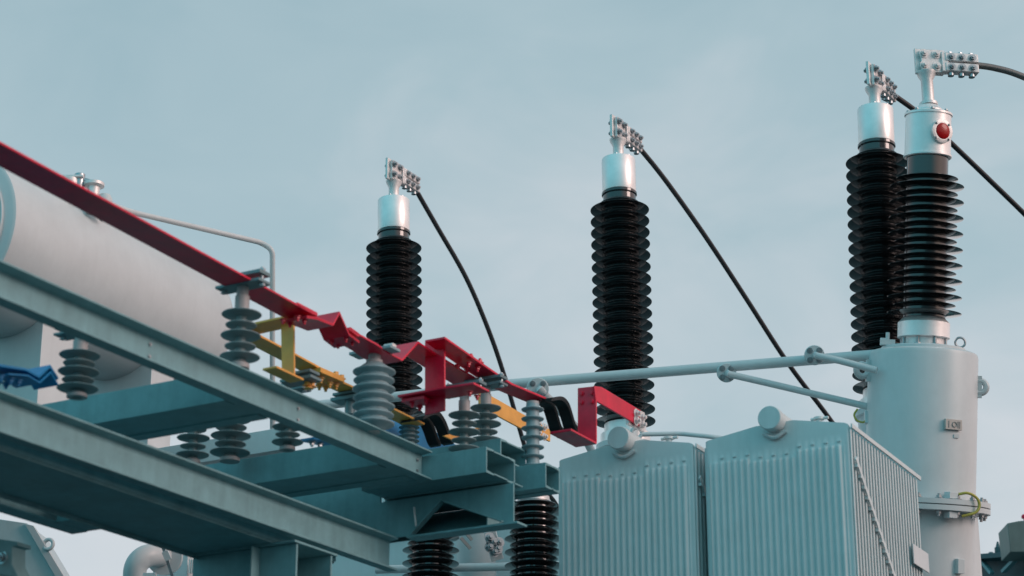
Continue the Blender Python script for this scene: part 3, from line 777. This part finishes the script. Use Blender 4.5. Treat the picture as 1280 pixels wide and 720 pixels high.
# ------------------------------------------------------------------ oil pipes
GPI = 'pale oil pipes'
def pipe(pts, r, label, flanges=(), m=WHITE):
    root = thing('oil_pipe', pts[0], label, 'pipe', GPI)
    MB().tube(pts, r, 24).build('tube', m, root)
    return root
def disc(p, axd, R_, root, nb=4, th=0.02):
    MB().lathe([(R_-0.004, -th), (R_, -th+0.004), (R_, th-0.004), (R_-0.004, th)], p, axd, 40).build('flange', WHITE, root)
    X, Y = perp(axd); m = MB()
    for k in range(nb):
        a = 2*math.pi*(k+0.5)/nb
        for sg in (-1, 1): m.hexbolt(p+(X*math.cos(a)+Y*math.sin(a))*R_*0.66+axd.normalized()*th*sg, axd*sg, 0.014, 0.014, 0.01)
    m.build('flange_bolt', BOLT, root)
pR = P(1100, 443, 15.0); pL = P(640, 480, 15.75); pLL = P(395, 507, 16.15)
mp = pipe([pR, pL, pLL], 0.037, 'long pale pipe running level from the turret behind the red bars')
q1, q2 = P(1018, 444, 15.08), P(1087, 460, 14.95)
ax1 = (P(1018, 444, 15.08)-P(1030, 447, 14.7)).normalized()
pp = pipe([P(1016, 443, 15.15), P(1022, 445, 14.93), P(1050, 451, 14.86), P(1096, 463, 14.76)], 0.024, 'short thin pipe from a round flange to the lug at the turret top')
disc(P(1018, 444, 15.06), (P(1018, 444, 15.1)-P(1024, 446, 14.7)), 0.070, pp)
pp = pipe([P(905, 464, 15.35), P(912, 468, 15.2), P(960, 479, 15.2), P(1092, 510, 15.0)], 0.024, 'thin sloping pipe crossing the dark cable to the lower turret side')
disc(P(908, 466, 15.28), (P(908, 466, 15.4)-P(916, 469, 15.0)), 0.068, pp)
pp = pipe([P(670, 480, 15.62), P(675, 487, 15.45), P(690, 503, 15.6), P(730, 545, 15.8), P(745, 575, 15.9)], 0.030, 'pale pipe dropping from a flange behind the black straps')
disc(P(672, 486, 15.5), (P(672, 486, 15.6)-P(676, 489, 15.2)), 0.080, pp)
pp = pipe(fillet([P(800, 543, 15.0), P(850, 542, 15.0), P(890, 546, 14.9), P(930, 552, 14.9)], 0.05), 0.016, 'very thin pipe between the tops of the two radiators')
e0 = P(796, 541, 15.0)
MB().torus(e0, V((0, 1, 0.2)), 0.035, 0.014, n=24).build('ring', WHITE, pp)
pp = pipe([P(470, 712, 15.6), P(560, 710, 15.5), P(720, 706, 15.3)], 0.030, 'pale horizontal pipe crossing behind the two lower bushings')
# earth loop under the thin pipe
ec = P(1076, 520, 14.95)
er = thing('earth_wire', ec, 'small yellow green earth loop under the thin pipe at the turret', 'earth wire')
MB().tube(smooth([ec+RT*x+Z*z for x, z in ((-0.02, 0.05), (-0.045, 0.01), (-0.03, -0.03), (0.01, -0.045), (0.03, -0.035))], 6), 0.007, 8).build('wire', EARTHY, er)
MB().box(ec+RT*0.045-Z*0.01, RT*0.02, V((0, 0.02, 0)), Z*0.045).build('terminal', WHITE, er, bevel=0.004)
# conservator vent pipe
vp = fillet([P(128, 275, 14.25), P(128, 252, 14.25), P(160, 264, 14.5), P(326, 303, 15.4), P(340.5, 312, 15.4), P(340.5, 420, 15.45), P(341, 620, 15.7)], 0.10, 10)
pipe(vp, 0.020, 'bent grey pipe running along the tank top and down behind the yellow bracket')

# ------------------------------------------------------------------ conservator tank
DC = 13.6
RC = 0.53
K0 = P(-62, 290, DC)
LC = 2.25
ct = thing('conservator_tank', K0 + B*1.1 - Z*0.9, 'large white horizontal oil tank behind the red busbar at the left', 'tank')
def CP(h, a, r): a = math.radians(a); return K0 + B*h + (C*math.cos(a)+Z*math.sin(a))*r
MB().lathe([(RC-0.02, 0.0), (RC, 0.012), (RC, LC-0.02), (RC*0.985, LC), (RC*0.93, LC+0.06), (RC*0.78, LC+0.13), (RC*0.5, LC+0.18), (0.02, LC+0.2)], K0, B, 96).build('shell', WHITE, ct, ang=50)
MB().lathe([(RC-0.09, -0.022), (RC-0.085, -0.026), (RC-0.085, 0.002)], K0, B, 80).build('cover', WHITE, ct)
MB().torus(K0-B*0.018, B, RC-0.155, 0.014, n=64).build('gasket_ring', ALUM, ct)
m = MB()
for k in range(18): m.hexbolt(CP(-0.026, k*20+4, RC-0.22), -B, 0.014, 0.014, 0.01)
m.build('cover_bolt', BOLT, ct)
# saddle support under the near end
MB().box(CP(0.78, -90, RC+0.22), B*0.20, C*0.30, Z*0.30).build('saddle', WHITE, ct, bevel=0.004)
MB().box(CP(1.75, -90, RC+0.22), B*0.12, C*0.34, Z*0.30).build('saddle', WHITE, ct, bevel=0.004)
zb = K0.z-RC-0.60
for h in (0.78, 1.75):
    p = CP(h, 0, 0); MB().box(V((p.x, p.y, zb))+C*0.45, C*0.95, B*0.07, Z*0.075).build('support_arm', WHITE, ct, bevel=0.003)
# fittings on top
vt = lambda px, py: P(px, py, DC+0.55)
p = vt(88, 232)
MB().cyl(p-Z*0.12, p+Z*0.045, 0.06, 24).box(p+Z*0.05, RT*0.09, V((0, 0.05, 0)), Z*0.008).build('valve', ALUM, ct, bevel=0.004)
p = vt(99, 232)
MB().cyl(p-Z*0.1, p+Z*0.08, 0.035, 16).cyl(p+Z*0.05-RT*0.02, p+Z*0.02+RT*0.07, 0.022, 10).build('valve', BOLT, ct, bevel=0.003)
p = vt(117, 238)
MB().lathe([(0.04, -0.16), (0.04, 0.02), (0.068, 0.03), (0.068, 0.05), (0.03, 0.06)], p, Z, 32).build('breather_cap', ALUM, ct)
p = vt(131, 249)
MB().lathe([(0.05, -0.1), (0.05, 0.0), (0.035, 0.03), (0.01, 0.04)], p, Z, 24).build('plug', WHITE, ct)

# ------------------------------------------------------------------ transformer tank behind the radiators
def GP_(px, py, d, z): p = P(px, py, d); return V((p.x, p.y, z))
tq = (hv[1][1] + hv[0][1])/2
zlid = hv[1][1].z-2.92
tank = thing('transformer_tank', V((tq.x, tq.y, 0)) + B*0.2, 'pale main transformer tank behind the frame, radiators and lower bushings', 'transformer')
o0 = V((hv[0][1].x, hv[0][1].y, 0)) - C*0.95; o1 = V((hv[2][1].x, hv[2][1].y, 0)) + C*0.2
mid = (o0+o1)/2 + B*0.35
lv_z = L1.z-1.05
MB().box(mid+Z*(zlid/2+0.2), (o1-o0)/2, B*0.8, Z*(zlid/2-0.2)).build('body', WHITE, tank, bevel=0.01)
MB().box(mid+Z*(zlid+0.0), (o1-o0)/2*1.03, B*0.85, Z*0.02).build('lid_rim', WHITE, tank, bevel=0.004)
lmid = (V((L1.x, L1.y, 0))+V((l2.x, l2.y, 0)))/2
MB().box(lmid+Z*(lv_z/2+0.2)-C*0.1, C*1.0, B*0.34, Z*(lv_z/2-0.2)).build('pocket', WHITE, tank, bevel=0.008)
# fittings seen between the lower bushings
ft = thing('terminal_fitting', P(600, 700, 15.2), 'pale cylinder with dark clamped terminals between the two lower bushings', 'fitting')
c0, c1 = P(585, 664, 15.8), P(603, 720, 15.8)
MB().cyl(P(594, 655, 15.9), P(596, 740, 15.9), 0.145, 40).build('cylinder', WHITE, ft)
m = MB()
for (x, y) in ((612, 672), (617, 678), (612, 684), (618, 690), (624, 678), (622, 686)): m.hexbolt(P(x, y, 15.5), V((0.3, -1, 0)), 0.026, 0.03, 0.02)
m.build('bolt', BOLT, ft)
MB().bar(P(612, 664, 15.55), P(622, 700, 15.55), RT, 0.09, 0.03).build('palm', ALUM, ft, bevel=0.003)
MB().bar(P(576, 672, 15.5), P(588, 686, 15.5), V((0, 1, 0)), 0.03, 0.022).bar(P(584, 668, 15.5), P(590, 675, 15.5), V((0, 1, 0)), 0.03, 0.022).build('lever', INK, ft)

# ------------------------------------------------------------------ lower left transformer pieces
hp = thing('sloping_cover', P(30, 690, 15.0), 'pale sloping cover with a lifting eye, at the lower left', 'cover')
da = 15.5
q = [P(x, y, da) for x, y in ((-60, 640), (34, 654), (80, 730), (110, 790), (-60, 790))]
MB().prism(q, V((0, 0.7, 0.05))).build('plate', PALE, hp, bevel=0.004)
MB().prism([P(x, y, da-0.03) for x, y in ((30, 654), (42, 657), (92, 740), (80, 740))], V((0, 0.10, 0))).build('edge_rib', WHITE, hp, bevel=0.004)
MB().torus(P(60.5, 680.5, da-0.02), V((0.25, 1, 0)), 0.036, 0.014, n=26).build('lifting_eye', WHITE, hp)
nb = thing('bolted_post_end', P(-5, 700, 11.0), 'blurred grey bolted post end at the lower left corner', 'post')
MB().prism([P(x, y, 10.6) for x, y in ((-40, 668), (22, 677), (22, 682), (15, 683), (15, 705), (22, 718), (22, 722), (-40, 712))], B*0.10).build('head', STEEL, nb, bevel=0.003)
MB().hexbolt(P(3, 697, 10.6)-B*0.002, -B, 0.022, 0.018, 0.01).build('bolt', BOLT, nb)
p = P(-12, 712, 10.7)
MB().box(V((p.x, p.y, p.z/2-0.05)), C*0.08, B*0.08, Z*(p.z/2-0.05)).build('post', STEEL, nb)
el = thing('elbow_pipe', P(185, 715, 15.2), 'pale pipe elbow with a bolted flange under the lower beam', 'pipe')
path = [P(x, y, 15.2+dd) for x, y, dd in ((168, 760, 0), (168, 725, 0), (170, 708, 0.0), (178, 698, 0.02), (190, 694, 0.08), (206, 694, 0.25))]
MB().tube(smooth(path, 6), 0.082, 28).build('elbow', WHITE, el)
MB().lathe([(0.13, -0.02), (0.13, 0.02)], P(206, 696, 15.4), P(206, 696, 15.4)-P(190, 694, 15.1), 40).build('flange', WHITE, el)
MB().bar(P(203, 682, 15.0), P(216, 722, 15.0), V((0, 1, 0)), 0.02, 0.02).build('thermometer_lead', BOLT, el)
MB().bar(P(206, 689, 14.97), P(211, 700, 14.97), RT, 0.045, 0.02).build('tag', WHITE, el, bevel=0.002)
MB().box(P(187, 722, 15.05), RT*0.045, V((0, 0.02, 0)), Z*0.03).build('tag', WHITE, el, bevel=0.002)
wl = thing('radiator_valve_box', P(235, 715, 15.9), 'pale ribbed box behind the pipe elbow', 'cabinet')
MB().box(P(232, 745, 16.0), C*0.16, B*0.2, Z*0.40).build('body', WHITE, wl, bevel=0.004)
m = MB()
for k in range(5): m.mark().box(P(238+k*2.5, 708, 15.78), C*0.004, B*0.012, Z*0.05)
m.build('louvre', PALE, wl)
# pale triangle plate and blocks seen through the frame
wp = thing('gusset_plate', P(322, 560, 13.6), 'white triangular plate seen through the gap between the cross channels', 'plate')
MB().prism([P(x, y, 14.4) for x, y in ((300, 572), (327, 544), (354, 560), (354, 640), (300, 640))], V((0, 0.05, 0))).build('plate', WHITE, wp, bevel=0.002)

# ------------------------------------------------------------------ far right yard structure
gx = thing('distant_gantry', P(1260, 705, 22.0), 'dark teal gantry girder at the lower right edge with diagonal bracing', 'gantry')
g0, g1 = P(1205, 700, 21.6), P(1420, 684, 19.5)
ln = (g1-g0); ld = ln.normalized(); side = ld.cross(Z).normalized()
MB().bar(g0, g1, side, 0.3, 0.05).build('top_chord', DARKGRN, gx, bevel=0.004)
MB().bar(g0-Z*0.26, g1-Z*0.26, side, 0.3, 0.05).build('bottom_chord', STEEL, gx, bevel=0.004)
MB().box((g0+g1)/2-Z*0.13+side*-0.06, ln/2, side*0.01, Z*0.105).build('web', DARKGRN, gx)
MB().bar(P(1264, 716, 21.0)+side*0.1, P(1284, 696, 20.8)+side*0.1, side, 0.05, 0.03).bar(P(1235, 700, 21.3)+side*0.1, P(1250, 718, 21.1)+side*0.1, side, 0.05, 0.03).build('diagonal', STEEL, gx)
for q, px_ in ((0, 1215), (1, 1400)):
    p = P(px_, 715, 21.4-1.7*q); MB().box(V((p.x, p.y, p.z/2-0.08)), RT*0.12, V((0, 0.12, 0)), Z*(p.z/2-0.08)).build('column', STEEL, gx)
bx = thing('control_box', P(1290, 690, 20.5), 'grey green box with a small red knob on the gantry', 'control box')
MB().prism([P(x, y, 20.4) for x, y in ((1259, 654), (1274, 651), (1330, 648), (1330, 690), (1263, 690))], V((0, 0.4, 0))).build('body', BOXG, bx, bevel=0.006)
MB().lathe([(0.012, 0), (0.012, 0.02), (0.028, 0.025), (0.03, 0.045), (0.02, 0.06)], P(1281, 651, 20.5), Z, 20).build('knob', RED, bx)
sf = thing('switch_fitting', P(1252, 690, 21.0), 'small dark conical fitting on the gantry left of the box', 'fitting')
MB().lathe([(0.035, 0), (0.035, 0.05), (0.022, 0.06), (0.008, 0.11)], P(1248, 691, 21.0), Z, 16).build('cone', DARKGRN, sf)
MB().bar(P(1246, 691, 21.0), P(1262, 687, 21.0), V((0, 1, 0)), 0.08, 0.06).build('base', DARKGRN, sf, bevel=0.004)
sf2 = MB().lathe([(0.035, 0), (0.035, 0.03), (0.02, 0.045)], P(1239, 696, 21.2), Z, 16).build('bolt_cap', DARKGRN, org=P(1239, 696, 21.2)); tag(sf2, 'tiny dark cap on the gantry nearest the turret', 'cap')

# ------------------------------------------------------------------ sky, sun
SUN_AZ = C*1.0 + V((0.0, 0.1, 0)); EL = math.radians(22)
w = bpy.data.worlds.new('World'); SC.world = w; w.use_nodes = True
n = w.node_tree.nodes; l = w.node_tree.links; n.clear()
out = n.new('ShaderNodeOutputWorld')
sky = n.new('ShaderNodeTexSky'); sky.sky_type = 'NISHITA'; sky.sun_disc = False
sky.sun_elevation = EL; sky.sun_rotation = math.atan2(SUN_AZ.x, SUN_AZ.y)
bg1 = n.new('ShaderNodeBackground'); bg1.inputs['Strength'].default_value = 0.07
l.new(sky.outputs['Color'], bg1.inputs['Color'])
tc = n.new('ShaderNodeTexCoord')
sx = n.new('ShaderNodeSeparateXYZ'); l.new(tc.outputs['Generated'], sx.inputs['Vector'])
rp = n.new('ShaderNodeValToRGB'); e = rp.color_ramp.elements
e[0].position = 0.06; e[0].color = (0.80, 0.79, 0.81, 1)
e[1].position = 0.60; e[1].color = (0.31, 0.48, 0.55, 1)
x = rp.color_ramp.elements.new(0.24); x.color = (0.66, 0.715, 0.76, 1)
x = rp.color_ramp.elements.new(0.40); x.color = (0.43, 0.575, 0.635, 1)
mp_ = n.new('ShaderNodeMapping'); mp_.inputs['Scale'].default_value = (1.3, 1.3, 2.4); mp_.inputs['Rotation'].default_value = (0.1, 0.35, 0.3)
l.new(tc.outputs['Generated'], mp_.inputs['Vector'])
nz = n.new('ShaderNodeTexNoise'); nz.inputs['Scale'].default_value = 2.6; nz.inputs['Detail'].default_value = 5; nz.inputs['Roughness'].default_value = 0.5
l.new(mp_.outputs['Vector'], nz.inputs['Vector'])
ad = n.new('ShaderNodeMath'); ad.operation = 'MULTIPLY_ADD'; ad.inputs[1].default_value = 0.40; ad.inputs[2].default_value = -0.20
l.new(nz.outputs['Fac'], ad.inputs[0])
nz2 = n.new('ShaderNodeTexNoise'); nz2.inputs['Scale'].default_value = 6.5; nz2.inputs['Detail'].default_value = 6; nz2.inputs['Roughness'].default_value = 0.55; nz2.inputs['Distortion'].default_value = 0.6
l.new(mp_.outputs['Vector'], nz2.inputs['Vector'])
ad2 = n.new('ShaderNodeMath'); ad2.operation = 'MULTIPLY_ADD'; ad2.inputs[1].default_value = 0.22; ad2.inputs[2].default_value = -0.11
l.new(nz2.outputs['Fac'], ad2.inputs[0])
a3 = n.new('ShaderNodeMath'); a3.operation = 'ADD'; l.new(ad.outputs[0], a3.inputs[0]); l.new(ad2.outputs[0], a3.inputs[1])
a2 = n.new('ShaderNodeMath'); a2.operation = 'ADD'; l.new(sx.outputs['Z'], a2.inputs[0]); l.new(a3.outputs[0], a2.inputs[1])
l.new(a2.outputs[0], rp.inputs['Fac'])
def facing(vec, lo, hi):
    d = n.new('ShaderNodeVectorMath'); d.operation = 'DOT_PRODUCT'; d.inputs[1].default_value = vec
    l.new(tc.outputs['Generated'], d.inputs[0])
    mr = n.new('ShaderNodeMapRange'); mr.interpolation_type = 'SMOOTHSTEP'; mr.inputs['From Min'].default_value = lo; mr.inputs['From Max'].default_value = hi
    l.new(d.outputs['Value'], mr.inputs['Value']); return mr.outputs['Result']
m1 = n.new('ShaderNodeMixRGB'); m1.inputs['Color2'].default_value = (0.22, 0.70, 0.82, 1)     # unseen sky behind the camera, made bright teal to light surfaces facing it
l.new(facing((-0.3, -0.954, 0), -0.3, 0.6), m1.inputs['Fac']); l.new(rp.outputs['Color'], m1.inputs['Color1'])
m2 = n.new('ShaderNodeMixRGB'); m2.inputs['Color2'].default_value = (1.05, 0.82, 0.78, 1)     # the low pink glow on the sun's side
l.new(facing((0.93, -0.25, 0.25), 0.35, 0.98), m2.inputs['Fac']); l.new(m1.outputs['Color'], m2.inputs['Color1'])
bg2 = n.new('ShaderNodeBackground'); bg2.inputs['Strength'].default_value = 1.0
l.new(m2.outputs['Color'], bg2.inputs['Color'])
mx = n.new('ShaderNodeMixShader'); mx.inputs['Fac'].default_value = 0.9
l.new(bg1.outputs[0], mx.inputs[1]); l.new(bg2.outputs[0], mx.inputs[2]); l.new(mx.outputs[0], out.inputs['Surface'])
sl = bpy.data.lights.new('sun', 'SUN'); so = bpy.data.objects.new('sun', sl); COL.objects.link(so)
sl.energy = 1.15; sl.angle = math.radians(24); sl.color = (1.0, 0.76, 0.70)
dirv = SUN_AZ.normalized()*math.cos(EL) + Z*math.sin(EL)
so.rotation_mode = 'QUATERNION'; so.rotation_quaternion = (dirv).to_track_quat('Z', 'Y'); so.location = (10, 0, 20)

SC.render.engine = 'CYCLES'
SC.view_settings.view_transform = 'Standard'; SC.view_settings.look = 'None'
SC.view_settings.exposure = 0.0; SC.view_settings.gamma = 1.0
